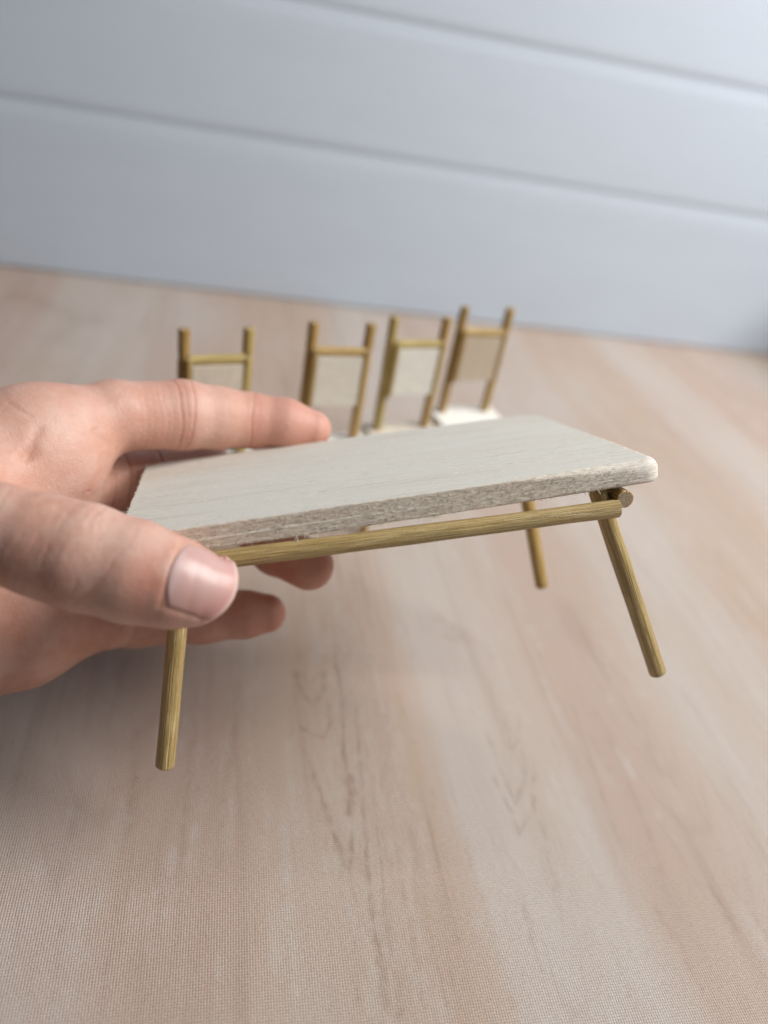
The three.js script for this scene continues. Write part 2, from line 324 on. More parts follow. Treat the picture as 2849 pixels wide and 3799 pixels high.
// ------------------------------------------------------------------ the little table
const TABLE_UP = 0.053;                             // feet to top
const table = new THREE.Group(); table.name = 'miniature_table';
{
  const ex = new THREE.Vector3(0.9286, 0.1931, -0.3169).normalize(), ez = new THREE.Vector3(0.2474, 0.3143, 0.9165), ey = new THREE.Vector3();
  ez.addScaledVector(ex, -ez.dot(ex)).normalize(); ey.crossVectors(ez, ex);
  table.quaternion.setFromRotationMatrix(new THREE.Matrix4().makeBasis(ex, ey, ez));
  table.position.set(-0.0056, 0.0785, -0.1610).addScaledVector(ey, -TABLE_UP);
  tag(table, 'miniature table with pale balsa top and splayed bamboo stick legs, pinched in the hand', 'table');
  scene.add(table);

  const TL = 0.110, TW = 0.064, TT = 0.0050;
  // outline with corners of different roundness: back left, back right, front right, front left
  const pts = [];
  const corner = (cx, cz, r, a0) => { const n = Math.ceil(r * 1.5708 / 0.00025); for (let i = 0; i <= n; i++) { const q = a0 + i / n * Math.PI / 2; pts.push([cx + r * Math.cos(q), cz + r * Math.sin(q)]); } };
  const run = (x0, z0, x1, z1) => { const n = Math.round(Math.hypot(x1 - x0, z1 - z0) / 0.00025); for (let i = 1; i < n; i++) pts.push([mix(x0, x1, i / n), mix(z0, z1, i / n)]); };
  const X = TL / 2, Z = TW / 2, rFR = 0.0045, rFL = 0.0025, rBL = 0.0052, rBR = 0.0062;
  corner(X - rFR, Z - rFR, rFR, 0); run(X - rFR, Z, -X + rFL, Z);
  corner(-X + rFL, Z - rFL, rFL, Math.PI / 2); run(-X, Z - rFL, -X, -Z + rBL);
  corner(-X + rBL, -Z + rBL, rBL, Math.PI); run(-X + rBL, -Z, X - rBR, -Z);
  corner(X - rBR, -Z + rBR, rBR, -Math.PI / 2); run(X, -Z + rBR, X, Z - rFR);
  pts.forEach((q) => { q[0] += 0.0036 * smooth(-0.02, Z, q[1]) * smooth(0.02, X, q[0]); });
  const NP = pts.length, rows = 40, pos = [], uv = [], idx = [];
  // the rim: rounded top and bottom arris, fuzzy sawn face between
  const nrm = pts.map((p, i) => { const a = pts[(i + NP - 1) % NP], b = pts[(i + 1) % NP], x = b[1] - a[1], z = -(b[0] - a[0]), l = Math.hypot(x, z) || 1; return [x / l, z / l]; });
  let s = 0;
  for (let i = 0; i <= NP; i++) {
    const k = i % NP, [x, z] = pts[k], [nx, nz] = nrm[k];
    const near = smooth(0.040, 0.003, Math.hypot(x - X - 0.003, z - Z));            // worn front right corner
    const rt = mix(0.00018, 0.0024, near), rb = mix(0.0003, 0.0010, near);
    for (let j = 0; j <= rows; j++) {
      const f = j / rows; let y, inset;
      if (f < 0.25) { const q = f / 0.25 * Math.PI / 2; y = TABLE_UP - rt * (1 - Math.sin(Math.PI / 2 - (Math.PI / 2 - q)) * 0) - rt + rt * Math.cos(q); inset = rt * (1 - Math.sin(q)); y = TABLE_UP - rt + rt * Math.cos(q); }
      else if (f <= 0.8) { const q = (f - 0.25) / 0.55; y = TABLE_UP - mix(rt, TT - rb, q); inset = 0; }
      else { const q = (f - 0.8) / 0.2 * Math.PI / 2; y = TABLE_UP - TT + rb - rb * Math.sin(q); inset = rb * (1 - Math.cos(q)); }
      const face = smooth(0.05, 0.25, f) * smooth(1, 0.85, f);
      const along = Math.abs(nz) > Math.abs(nx) ? x : z;
      let rough = 0.00005 * N3(along * 260, y * 2600, 1) + 0.00003 * N3(along * 900, y * 4200, 5) - 0.00004 * smooth(0.25, 0.6, N3(along * 200, y * 4200, 9));
      const ply = Math.exp(-(((y - (TABLE_UP - 0.00255 + 0.0003 * Math.sin(x * 40))) / 0.00010) ** 2)) * smooth(0.0, -0.012, x);
      const d = face * rough + 0.00012 * ply * face - inset;
      pos.push(x + nx * d, y, z + nz * d); uv.push(s, y);
    }
    const nx2 = pts[(k + 1) % NP]; s += Math.hypot(nx2[0] - x, nx2[1] - z);
  }
  const M = rows + 1;
  for (let i = 0; i < NP; i++) for (let j = 0; j < rows; j++) { const o = i * M + j; idx.push(o, o + M, o + 1, o + 1, o + M, o + M + 1); }
  const rim = new THREE.BufferGeometry();
  rim.setAttribute('position', new THREE.Float32BufferAttribute(pos, 3)); rim.setAttribute('uv', new THREE.Float32BufferAttribute(uv, 2)); rim.setIndex(idx); rim.computeVertexNormals();
  // both faces
  const faces = [];
  for (const j of [0, rows]) {
    const ring = []; for (let i = 0; i < NP; i++) { const o = (i * M + j) * 3; ring.push(new THREE.Vector2(pos[o], pos[o + 2])); }
    const y = pos[j * 3 + 1], tri = THREE.ShapeUtils.triangulateShape(ring, []), fp = [], fu = [], fi = [];
    ring.forEach((q) => { fp.push(q.x, j ? TABLE_UP - TT : TABLE_UP, q.y); fu.push(q.x, q.y); });
    const c = ring; tri.forEach(([a, b, d]) => { const up = (c[b].x - c[a].x) * (c[d].y - c[a].y) - (c[b].y - c[a].y) * (c[d].x - c[a].x) < 0; (up === (j === 0)) ? fi.push(a, b, d) : fi.push(a, d, b); });
    const g = new THREE.BufferGeometry(); g.setAttribute('position', new THREE.Float32BufferAttribute(fp, 3)); g.setAttribute('uv', new THREE.Float32BufferAttribute(fu, 2)); g.setIndex(fi); g.computeVertexNormals(); faces.push(g);
  }
  const balsaTop = place(colourTexture(2048, 1024, (u, v) => {
    const x = u * TL, z = v * TW, zz = z + 0.0016 * N2(x * 22, z * 60) + 0.0005 * N2(x * 90, z * 200);
    let c = [0.68, 0.655, 0.585];
    c = mix3(c, [0.64, 0.57, 0.48], clamp(0.2 + 0.9 * N2(zz * 95, x * 12)) * 0.5);
    c = mix3(c, [0.69, 0.675, 0.625], clamp(N2(zz * 230 + 9, x * 18)) * 0.55);
    c = mix3(c, [0.52, 0.47, 0.39], smooth(0.12, 0.6, N2(zz * 800, x * 40)) * 0.3);
    c = mix3(c, [0.48, 0.41, 0.33], smooth(0.3, 0.6, N2(zz * 2600, x * 260)) * 0.55 * smooth(-0.2, 0.3, N2(x * 60, z * 60)));
    c = mix3(c, [0.84, 0.82, 0.76], smooth(0.34, 0.6, N2(zz * 4300 + 30, x * 900 + 4)) * 0.7);
    const t = 1 + 0.05 * N2(x * 9000, z * 9000);
    return [c[0] * t, c[1] * t, c[2] * t];
  }), [TL, TW], [-TL / 2, -TW / 2], THREE.ClampToEdgeWrapping);
  const topBump = place(greyTexture(1024, 1024, (u, v) => 0.5 + 0.35 * N2(v * 150, u * 14) + 0.3 * N2(v * 330, u * 60) + 0.3 * N2(u * 400, v * 400)), [TL, TW], [-TL / 2, -TW / 2], THREE.ClampToEdgeWrapping);
  const balsaRim = place(colourTexture(2048, 128, (u, v) => {
    const x = u * 0.18, y = v * 0.006;
    let c = [0.70, 0.62, 0.51];
    c = mix3(c, [0.40, 0.31, 0.22], smooth(0.05, 0.4, N2(x * 420, y * 6400)) * 0.5);
    c = mix3(c, [0.60, 0.48, 0.39], clamp(N2(x * 60, y * 600)) * 0.7);
    c = mix3(c, [0.82, 0.78, 0.70], smooth(0.12, 0.5, N2(x * 420 + 50, y * 7600)) * 0.7);
    c = mix3(c, [0.90, 0.87, 0.80], 0.85 * Math.exp(-(((y - 0.00285 - 0.00012 * N2(x * 60, 3)) / 0.00011) ** 2)) * smooth(0.045, 0.06, x) * smooth(0.125, 0.118, x));
    { const q = 1 + 0.32 * N2(x * 700, y * 4600 + 7) + 0.18 * N2(x * 2300, y * 4300 + 17); c = [c[0] * q, c[1] * q, c[2] * q]; }
    return mix3(c, [0.86, 0.84, 0.79], 0.45 * smooth(0.035, 0.004, x) * clamp(0.75 + 0.9 * N2(x * 300, y * 5000)));
  }), [0.18, 0.006], [0, 0.0475]);
  balsaRim.offset.y = -0.0475 / 0.006;
  const topMat = new THREE.MeshStandardMaterial({ map: balsaTop, bumpMap: topBump, bumpScale: 0.00009, roughness: 0.88 }); topMat.name = 'balsa';
  const rimMat = new THREE.MeshStandardMaterial({ map: balsaRim, roughness: 0.95 }); rimMat.name = 'sawn_balsa';
  const g = mergeGeometries([rim, faces[0], faces[1]], true);
  g.groups.forEach((q, i) => { q.materialIndex = i ? 1 : 0; });
  part('tabletop', g, [rimMat, topMat], table);

  // wood fibres standing on the sawn edge and on the face near it
  const fibreShape = (() => {
    const c = new THREE.CatmullRomCurve3([new THREE.Vector3(0, 0, 0), new THREE.Vector3(0.15, 0.35, 0.05), new THREE.Vector3(0.05, 0.7, 0.2), new THREE.Vector3(0.3, 1, 0.1)]);
    return new THREE.TubeGeometry(c, 4, 0.085, 4, false);
  })();
  const FN = 3600, fibres = new THREE.InstancedMesh(fibreShape, new THREE.MeshStandardMaterial({ color: new THREE.Color().setRGB(0.72, 0.68, 0.60), roughness: 0.9 }), FN);
  const o = new THREE.Object3D();
  for (let i = 0; i < FN; i++) {
    const kind = rnd();
    if (kind < 0.62) { o.position.set(mix(-X + 0.003, X - 0.003, rnd()), TABLE_UP - mix(0.0003, 0.0049, rnd()), Z - 0.00003); o.rotation.set(1.3 + 1.2 * (rnd() - 0.5), 6.28 * rnd(), (rnd() - 0.5) * 1.6); o.scale.setScalar(0.00022 + 0.0004 * rnd() * rnd()); }
    else if (kind < 0.66) { o.position.set(mix(-X + 0.003, X - 0.003, rnd()), TABLE_UP - 0.0049, Z - 0.0003); o.rotation.set(2.4 + rnd() * 0.8, 6.28 * rnd(), (rnd() - 0.5)); o.scale.setScalar(0.0002 + 0.0006 * rnd() * rnd()); }
    else if (kind < 0.80) { o.position.set(-X + 0.0001, TABLE_UP - 0.0003, mix(-Z, Z, rnd())); o.rotation.set((rnd() - 0.5) * 2, 6.28 * rnd(), 0.8 + 1.2 * (rnd() - 0.5)); o.scale.setScalar(0.0002 + 0.0004 * rnd()); }
    else { const q = rnd(); o.position.set(mix(-X, X * 0.6, rnd() * rnd()), TABLE_UP, mix(Z - 0.001, -Z * 0.3, q * q)); o.rotation.set((rnd() - 0.5) * 2.6, 6.28 * rnd(), (rnd() - 0.5) * 2.6); o.scale.setScalar(0.00016 + 0.0003 * rnd() * rnd()); }
    if (i < 9) { o.position.set([-0.0215, -0.0212, -0.0172, -0.03, -0.012, 0.004, 0.031, 0.043, -0.0195][i], TABLE_UP - 0.0047, Z - 0.0001); o.rotation.set(2.7 + 0.5 * rnd(), 6.28 * rnd(), rnd() - 0.5); o.scale.setScalar([0.0016, 0.0013, 0.0011, 0.0007, 0.0006, 0.0007, 0.0009, 0.001, 0.0008][i]); }
    o.updateMatrix(); fibres.setMatrixAt(i, o.matrix);
  }
  fibres.name = 'wood_fibre'; fibres.userData = { kind: 'stuff' }; table.add(fibres);

  const U = TABLE_UP, R = 0.00205;
  stick('leg', table, 0, [0.0446, U - 0.0053, 0.0279], [0.0598, U - 0.0540, 0.0282], 0.00200, { round: 0.0006, rings: 60 });
  stick('leg', table, 4, [-0.0433, U - 0.0053, 0.0279], [-0.0555, U - 0.0536, 0.0279], 0.00200, { round: 0.0006, rings: 60 });
  stick('leg', table, 1, [0.0474, U - 0.0053, -0.0278], [0.0535, U - 0.0530, -0.0278], 0.00195, { round: 0.0006 });
  stick('leg', table, 1, [-0.0440, U - 0.0053, -0.0278], [-0.0500, U - 0.0520, -0.0278], 0.00195, { round: 0.0006 });
  stick('front_rail', table, 0, [-0.0520, U - 0.0069, 0.0320], [0.0476, U - 0.0094, 0.0320], 0.00195, { rings: 90, round: 0.0003, bow: [0, -0.0001, 0] });
  stick('back_rail', table, 1, [-0.0500, U - 0.0076, -0.0320], [0.0500, U - 0.0080, -0.0320], 0.0021, { round: 0.0003 });
  stick('cross_rail', table, 3, [0.0492, U - 0.0073, -0.0330], [0.0492, U - 0.0076, 0.0322], 0.00195, { round: 0.0003 });
  stick('cross_rail', table, 3, [-0.0478, U - 0.0073, -0.0330], [-0.0478, U - 0.0073, 0.0290], 0.00195, { round: 0.0003 });
}

// ------------------------------------------------------------------ four little chairs
const balsaChair = (c, fx, fz) => {
  const m = new THREE.MeshStandardMaterial({ roughness: 0.9, map: place(colourTexture(128, 128, (u, v) => {
    const s = N2(u * fx * 6, v * fz * 6), t = 1 + 0.10 * s + 0.05 * N2(u * fx * 22, v * fz * 22);
    return [c[0] * t, c[1] * t, c[2] * (t - 0.03 * s)];
  }), [0.034, 0.034]) });
  m.name = 'balsa';
  return m;
};
function chair(label, x, z, turn, o) {
  const t = new THREE.Group(); t.name = chairs ? 'miniature_chair_' + String(chairs).padStart(3, '0') : 'miniature_chair'; chairs++;
  t.position.set(x, 0, z); t.rotation.y = turn * Math.PI / 180; scene.add(t);
  tag(t, label, 'chair', 'miniature bamboo chairs lined up behind the table');
  const HS = 0.030, H = 0.0465, px = 0.0105;
  const seat = new THREE.Shape(), w = 0.0152, zb = -0.0042, zf = 0.0245, r = 0.0006;
  seat.moveTo(-w + r, zb); seat.lineTo(w - r, zb); seat.quadraticCurveTo(w, zb, w, zb + r); seat.lineTo(w, zf - r); seat.quadraticCurveTo(w, zf, w - r, zf); seat.lineTo(-w + r, zf); seat.quadraticCurveTo(-w, zf, -w, zf - r); seat.lineTo(-w, zb + r); seat.quadraticCurveTo(-w, zb, -w + r, zb);
  const sg = new THREE.ExtrudeGeometry(seat, { depth: 0.0016, bevelEnabled: true, bevelSize: 0.0002, bevelThickness: 0.0003, bevelSegments: 2 });
  sg.rotateX(Math.PI / 2).translate(0, HS - 0.0003, 0);
  part('seat', sg, o.seat, t);
  for (const [lx, lz] of [[-0.0118, -0.0012], [0.0118, -0.0012], [-0.0118, 0.0205], [0.0118, 0.0205]])
    stick('leg', t, o.tint[2], [lx * 1.08, 0.0001, lz], [lx, HS - 0.0022, lz], 0.0016, { seg: 14, rings: 8, round: 0.0003 });
  stick('post', t, o.tint[0], [-px, HS, 0], [-px + (o.lean?.[0] ?? 0), HS + H, 0], 0.0019, { seg: 18, rings: 40, round: 0.0004, neck: o.neckL });
  stick('post', t, o.tint[1], [px, HS, 0], [px + (o.lean?.[1] ?? 0), HS + H, 0], 0.0019, { seg: 18, rings: 40, round: 0.0004, neck: o.neckR });
  const ry = HS + 0.0362;
  stick('top_rail', t, o.tint[2], [-px + 0.0012, ry, 0.0012], [px - 0.0012, ry, 0.0012], 0.0017, { seg: 18, rings: 20, round: 0.0002 });
  stick('side_stick', t, o.tint[3], [-px + 0.0009, HS + 0.0150, 0.0024], [-px + 0.0009, ry + 0.001, 0.0024], 0.00105, { seg: 12, rings: 20, round: 0.0002 });
  stick('side_stick', t, o.tint[2], [px - 0.0009, HS + 0.0150, 0.0024], [px - 0.0009, ry + 0.001, 0.0024], 0.00105, { seg: 12, rings: 20, round: 0.0002 });
  const pw = px - 0.0021, pg = new THREE.Shape();
  pg.moveTo(-pw, 0); pg.lineTo(pw, 0); pg.lineTo(pw, 0.0188); pg.lineTo(-pw, 0.0188);
  const bg = new THREE.ExtrudeGeometry(pg, { depth: 0.0012, bevelEnabled: true, bevelSize: 0.00015, bevelThickness: 0.0002, bevelSegments: 1 });
  bg.translate(0, HS + 0.0158, 0.0016);
  part('back_panel', bg, o.panel, t);
  return t;
}
let chairs = 0;
const cream = balsaChair([0.76, 0.72, 0.62], 1, 5), pale = balsaChair([0.78, 0.76, 0.69], 1, 4), white = balsaChair([0.86, 0.83, 0.76], 4, 1), grey = balsaChair([0.56, 0.47, 0.36], 6, 1), tan = balsaChair([0.68, 0.61, 0.50], 5, 1);
chair('leftmost little bamboo chair with tan back panel, half hidden behind the index finger', -0.0632, -0.2300, 33, { seat: pale, panel: tan, tint: [3, 2, 2, 1], neckL: [[0.80, 0.0004, 0.0008]], neckR: [[0.80, 0.0005, 0.0007]] });
chair('little bamboo chair with cream back panel right beside the tip of the index finger', -0.0268, -0.2571, 26.5, { seat: white, panel: cream, tint: [3, 3, 1, 1], neckR: [[0.76, 0.0004, 0.0007]], neckL: [[0.78, 0.0003, 0.0006]] });
chair('little bamboo chair with pale grey-white panel and beige seat, between two other chairs', -0.0002, -0.2797, 30, { seat: tan, panel: pale, tint: [2, 3, 2, 2], lean: [-0.001, 0.0002] });
chair('rightmost little bamboo chair with greyish tan panel and bright white seat', 0.0248, -0.3070, 27.7, { seat: white, panel: grey, tint: [3, 1, 1, 3] });

// ------------------------------------------------------------------ the hand
const hand = (() => {
  // chains of joints: [point, radius]
  const J = (p, r) => ({ p, r });
  const thumb = [J([-0.0314, 0.0760, -0.1073], 0.0070), J([-0.0351, 0.0765, -0.1068], 0.0080), J([-0.0423, 0.0775, -0.1065], 0.0091), J([-0.0516, 0.0786, -0.1064], 0.0095), J([-0.0586, 0.0791, -0.1067], 0.0090), J([-0.0673, 0.0797, -0.1071], 0.0085), J([-0.0825, 0.0777, -0.1105], 0.0105), J([-0.1149, 0.0658, -0.1207], 0.0185)];
  const index = [J([-0.0245, 0.0679, -0.1918], 0.0054), J([-0.0320, 0.0687, -0.1900], 0.0069), J([-0.0413, 0.0689, -0.1877], 0.0074), J([-0.0492, 0.0702, -0.1832], 0.0082), J([-0.0571, 0.0717, -0.1782], 0.0089), J([-0.0711, 0.0730, -0.1683], 0.0087), J([-0.0860, 0.0710, -0.1527], 0.0100)];
  const middle = [J([-0.0168, 0.0427, -0.1629], 0.0066), J([-0.0270, 0.0402, -0.1709], 0.0073), J([-0.0369, 0.0413, -0.1811], 0.0078), J([-0.0541, 0.0478, -0.1895], 0.0086), J([-0.0730, 0.0499, -0.1748], 0.0084), J([-0.0863, 0.0548, -0.1601], 0.0110)];
  const ring = [J([-0.0261, 0.0269, -0.1587], 0.0053), J([-0.0316, 0.0264, -0.1571], 0.0062), J([-0.0422, 0.0256, -0.1542], 0.0072), J([-0.0598, 0.0246, -0.1500], 0.0082), J([-0.0824, 0.0358, -0.1466], 0.0112)];
  const little = [J([-0.0479, 0.0171, -0.1648], 0.0055), J([-0.0556, 0.0207, -0.1558], 0.0066), J([-0.0641, 0.0267, -0.1454], 0.0075), J([-0.0817, 0.0284, -0.1322], 0.0108)];
  const WR = [J([-0.1235, 0.0564, -0.1265], 0.0200), J([-0.1215, 0.0481, -0.1211], 0.0200)];
  const palm = [];                                    // loose capsules [a, b]
  const cap = (a, b) => palm.push([a, b]);
  cap(index[6], WR[0]); cap(middle[5], WR[0]); cap(ring[4], WR[1]); cap(little[3], WR[1]); cap(WR[0], WR[1]);
  cap(J([-0.0818, 0.0674, -0.1528], 0.0122), J([-0.0975, 0.0658, -0.1302], 0.0140));
  cap(J([-0.0812, 0.0659, -0.1512], 0.0112), J([-0.0841, 0.0699, -0.1556], 0.0098));
  cap(J([-0.0908, 0.0719, -0.1151], 0.0125), J([-0.0892, 0.0598, -0.1359], 0.0110));
  cap(J([-0.0857, 0.0497, -0.1484], 0.0125), J([-0.0828, 0.0375, -0.1405], 0.0125));
  cap(J([-0.0816, 0.0283, -0.1321], 0.0110), J([-0.1007, 0.0305, -0.1192], 0.0155));
  cap(J([-0.1007, 0.0305, -0.1192], 0.0155), WR[1]);
  // forearm, out of the frame
  const mid = V(WR[0].p).add(V(WR[1].p)).multiplyScalar(0.5), elbow = mid.clone().add(new THREE.Vector3(-0.16, -0.010, 0.15));
  cap(J(mid.toArray(), 0.0260), J(elbow.toArray(), 0.0360));
  const chainsOf = [thumb, index, middle, ring, little];
  const smin = (a, b, k) => { const h = Math.max(k - Math.abs(a - b), 0) / k; return Math.min(a, b) - h * h * k * 0.25; };
  const capD = (x, y, z, a, b) => {
    const ax = a.p[0], ay = a.p[1], az = a.p[2], bx = b.p[0] - ax, by = b.p[1] - ay, bz = b.p[2] - az, px = x - ax, py = y - ay, pz = z - az;
    const h = clamp((px * bx + py * by + pz * bz) / (bx * bx + by * by + bz * bz + 1e-12));
    const dx = px - bx * h, dy = py - by * h, dz = pz - bz * h;
    return Math.sqrt(dx * dx + dy * dy + dz * dz) - (a.r + (b.r - a.r) * h);
  };
  const chainD = (x, y, z, c) => { let d = 1; for (let i = 0; i < c.length - 1; i++) d = smin(d, capD(x, y, z, c[i], c[i + 1]), 0.0022); return d; };
  const sdf = (x, y, z) => {
    let p = 1; for (const [a, b] of palm) p = smin(p, capD(x, y, z, a, b), 0.010);
    let d = 1;
    for (const c of chainsOf) d = Math.min(d, smin(chainD(x, y, z, c), p, c === thumb ? 0.005 : 0.006));
    return d;
  };
  // uneven grid: fine where the photograph looks, coarse for wrist and forearm
  const axis = (lo, hi, f0, f1, fine) => {
    const a = []; let v = f0; while (v <= f1) { a.push(v); v += fine; }
    let s = fine, w = f0; const low = []; while (w > lo) { s = Math.min(s * 1.15, 0.005); w -= s; low.unshift(w); }
    s = fine; w = a[a.length - 1]; while (w < hi) { s = Math.min(s * 1.15, 0.005); w += s; a.push(w); }
    return low.concat(a);
  };
  const H = 0.00075;
  const gx = axis(-0.40, 0.0, -0.100, -0.008, H), gy = axis(-0.02, 0.14, 0.008, 0.096, H), gz = axis(-0.22, 0.12, -0.212, -0.092, H);
  const nx = gx.length, ny = gy.length, nz = gz.length, F = new Float32Array(nx * ny * nz).fill(1), B = 6;
  for (let bx = 0; bx < nx; bx += B) for (let by = 0; by < ny; by += B) for (let bz = 0; bz < nz; bz += B) {
    const ex = Math.min(nx - 1, bx + B), ey = Math.min(ny - 1, by + B), ez = Math.min(nz - 1, bz + B);
    const cx = (gx[bx] + gx[ex]) / 2, cy = (gy[by] + gy[ey]) / 2, cz = (gz[bz] + gz[ez]) / 2;
    const half = Math.hypot(gx[ex] - gx[bx], gy[ey] - gy[by], gz[ez] - gz[bz]) / 2, d = sdf(cx, cy, cz), far = Math.abs(d) > half * 1.25 + 0.003;
    for (let i = bx; i < Math.min(nx, bx + B); i++) for (let j = by; j < Math.min(ny, by + B); j++) for (let k = bz; k < Math.min(nz, bz + B); k++) F[(i * ny + j) * nz + k] = far ? d : sdf(gx[i], gy[j], gz[k]);
  }
  // surface nets
  const ids = new Int32Array(nx * ny * nz).fill(-1), vs = [], tri = [];
  const at = (i, j, k) => F[(i * ny + j) * nz + k];
  for (let i = 0; i < nx - 1; i++) for (let j = 0; j < ny - 1; j++) for (let k = 0; k < nz - 1; k++) {
    let m = 0; for (let q = 0; q < 8; q++) if (at(i + (q & 1), j + (q >> 1 & 1), k + (q >> 2)) < 0) m |= 1 << q;
    if (m === 0 || m === 255) continue;
    let x = 0, y = 0, z = 0, n = 0;
    for (let q = 0; q < 8; q++) for (const b of [1, 2, 4]) {
      if (q & b) continue; const r = q | b;
      if ((m >> q & 1) === (m >> r & 1)) continue;
      const f0 = at(i + (q & 1), j + (q >> 1 & 1), k + (q >> 2)), f1 = at(i + (r & 1), j + (r >> 1 & 1), k + (r >> 2)), t = f0 / (f0 - f1);
      x += mix(gx[i + (q & 1)], gx[i + (r & 1)], t); y += mix(gy[j + (q >> 1 & 1)], gy[j + (r >> 1 & 1)], t); z += mix(gz[k + (q >> 2)], gz[k + (r >> 2)], t); n++;
    }
    ids[(i * ny + j) * nz + k] = vs.length / 3; vs.push(x / n, y / n, z / n);
  }
  const id = (i, j, k) => ids[(i * ny + j) * nz + k];
  const quad = (a, b, c, d, flip) => { if (a < 0 || b < 0 || c < 0 || d < 0) return; flip ? tri.push(a, c, b, a, d, c) : tri.push(a, b, c, a, c, d); };
  for (let i = 1; i < nx - 1; i++) for (let j = 1; j < ny - 1; j++) for (let k = 1; k < nz - 1; k++) {
    const s = at(i, j, k) < 0;
    if (s !== at(i + 1, j, k) < 0) quad(id(i, j - 1, k - 1), id(i, j, k - 1), id(i, j, k), id(i, j - 1, k), !s);
    if (s !== at(i, j + 1, k) < 0) quad(id(i - 1, j, k - 1), id(i - 1, j, k), id(i, j, k), id(i, j, k - 1), !s);
    if (s !== at(i, j, k + 1) < 0) quad(id(i - 1, j - 1, k), id(i, j - 1, k), id(i, j, k), id(i - 1, j, k), !s);
  }
  // one split of every triangle
  const mids = new Map(), tri2 = [];
  const midOf = (a, b) => { const key = a < b ? a * 4194304 + b : b * 4194304 + a; let m = mids.get(key); if (m === undefined) { m = vs.length / 3; vs.push((vs[a * 3] + vs[b * 3]) / 2, (vs[a * 3 + 1] + vs[b * 3 + 1]) / 2, (vs[a * 3 + 2] + vs[b * 3 + 2]) / 2); mids.set(key, m); } return m; };
  for (let t = 0; t < tri.length; t += 3) { const [a, b, c] = [tri[t], tri[t + 1], tri[t + 2]], ab = midOf(a, b), bc = midOf(b, c), ca = midOf(c, a); tri2.push(a, ab, ca, ab, b, bc, ca, bc, c, ab, bc, ca); }
  const nv = vs.length / 3, P = new Float32Array(vs), UVS = new Float32Array(nv * 2), C = new Float32Array(nv * 3);

  const KN = V([-0.0477, 0.0855, -0.1001]);
  // ---- creases: [point, along, depth, width, reach, redness]
  const between = (a, b, t) => [mix(a.p[0], b.p[0], t), mix(a.p[1], b.p[1], t), mix(a.p[2], b.p[2], t)];
  const dir = (a, b) => V(b.p).sub(V(a.p)).normalize().toArray();
  const creases = [];
  const crease = (a, b, t, depth, width, reach, red = 0.3) => creases.push({ p: between(a, b, t), n: dir(a, b), depth, width, reach, red });
  crease(index[3], index[4], 0.98, 0.00016, 0.00034, 0.0125, 0.30); crease(index[4], index[5], 0.17, 0.00014, 0.00034, 0.0125, 0.22); crease(index[4], index[5], 0.08, 0.00006, 0.0003, 0.012, 0.1);
  crease(index[1], index[2], 0.96, 0.00013, 0.00030, 0.0105, 0.2);
  for (let i = 0; i < 6; i++) crease(index[4], index[5], 0.30 + i * 0.09 + 0.03 * N2(i * 3.3, 1), 0.000035, 0.00022, 0.011, 0.06);
  
  crease(middle[4], middle[5], 0.08, 0.0004, 0.0004, 0.012, 0.3); crease(middle[3], middle[4], 0.6, 0.0003, 0.0004, 0.012, 0.3); crease(middle[4], middle[5], 0.3, 0.0003, 0.0004, 0.012, 0.3);
  crease(ring[3], ring[4], 0.12, 0.0004, 0.0004, 0.012, 0.2); crease(ring[3], ring[4], 0.45, 0.0005, 0.0005, 0.013, 0.2);
  const wrinkles = [];
  for (let i = 0; i < 17; i++) { const t = i / 16; wrinkles.push({ p: between(thumb[5], thumb[2], -0.1 + t * 0.92), n: V(dir(thumb[5], thumb[2])).add(new THREE.Vector3(0.10 * N2(i * 2.7, 3), 0.55 * N2(i * 1.9, 8) - 0.15, 0)).normalize().toArray(), depth: 0.00005 + 0.00006 * rnd(), width: 0.00024 + 0.00018 * rnd(), reach: 0.0135, red: 0.05 }); }
  // palm lines
  const onSkin = (q) => { const o = camera.position, v = V(q).sub(o).normalize(), p = o.clone().addScaledVector(v, 0.08); for (let i = 0; i < 60; i++) { const d = sdf(p.x, p.y, p.z); if (d < 1e-5) break; p.addScaledVector(v, d * 0.9); } return p.toArray(); };
  const lines = [[[-0.0785, 0.0795, -0.1440], [-0.0794, 0.0746, -0.1407], 0.00030, 0.0012], [[-0.0794, 0.0746, -0.1407], [-0.0843, 0.0688, -0.1370], 0.00050, 0.0016], [[-0.0701, 0.0764, -0.1539], [-0.0675, 0.0736, -0.1520], 0.00030, 0.0006], [[-0.0746, 0.0608, -0.1437], [-0.0688, 0.0644, -0.1460], 0.00016, 0.0003], [[-0.0776, 0.0640, -0.1458], [-0.0718, 0.0697, -0.1495], 0.00008, 0.0002], [[-0.0859, 0.0835, -0.1465], [-0.0803, 0.0819, -0.1455], 0.00010, 0.0003]].map(([a, b, d, w]) => [onSkin(a), onSkin(b), d, w]);
  // ---- colour spots, skin tones and some painted light and shade: [point, radius, colour, amount]
  const RED = [0.56, 0.215, 0.155], PALE = [0.71, 0.47, 0.38], BASE = [0.64, 0.345, 0.26], WARM = [0.62, 0.33, 0.24];
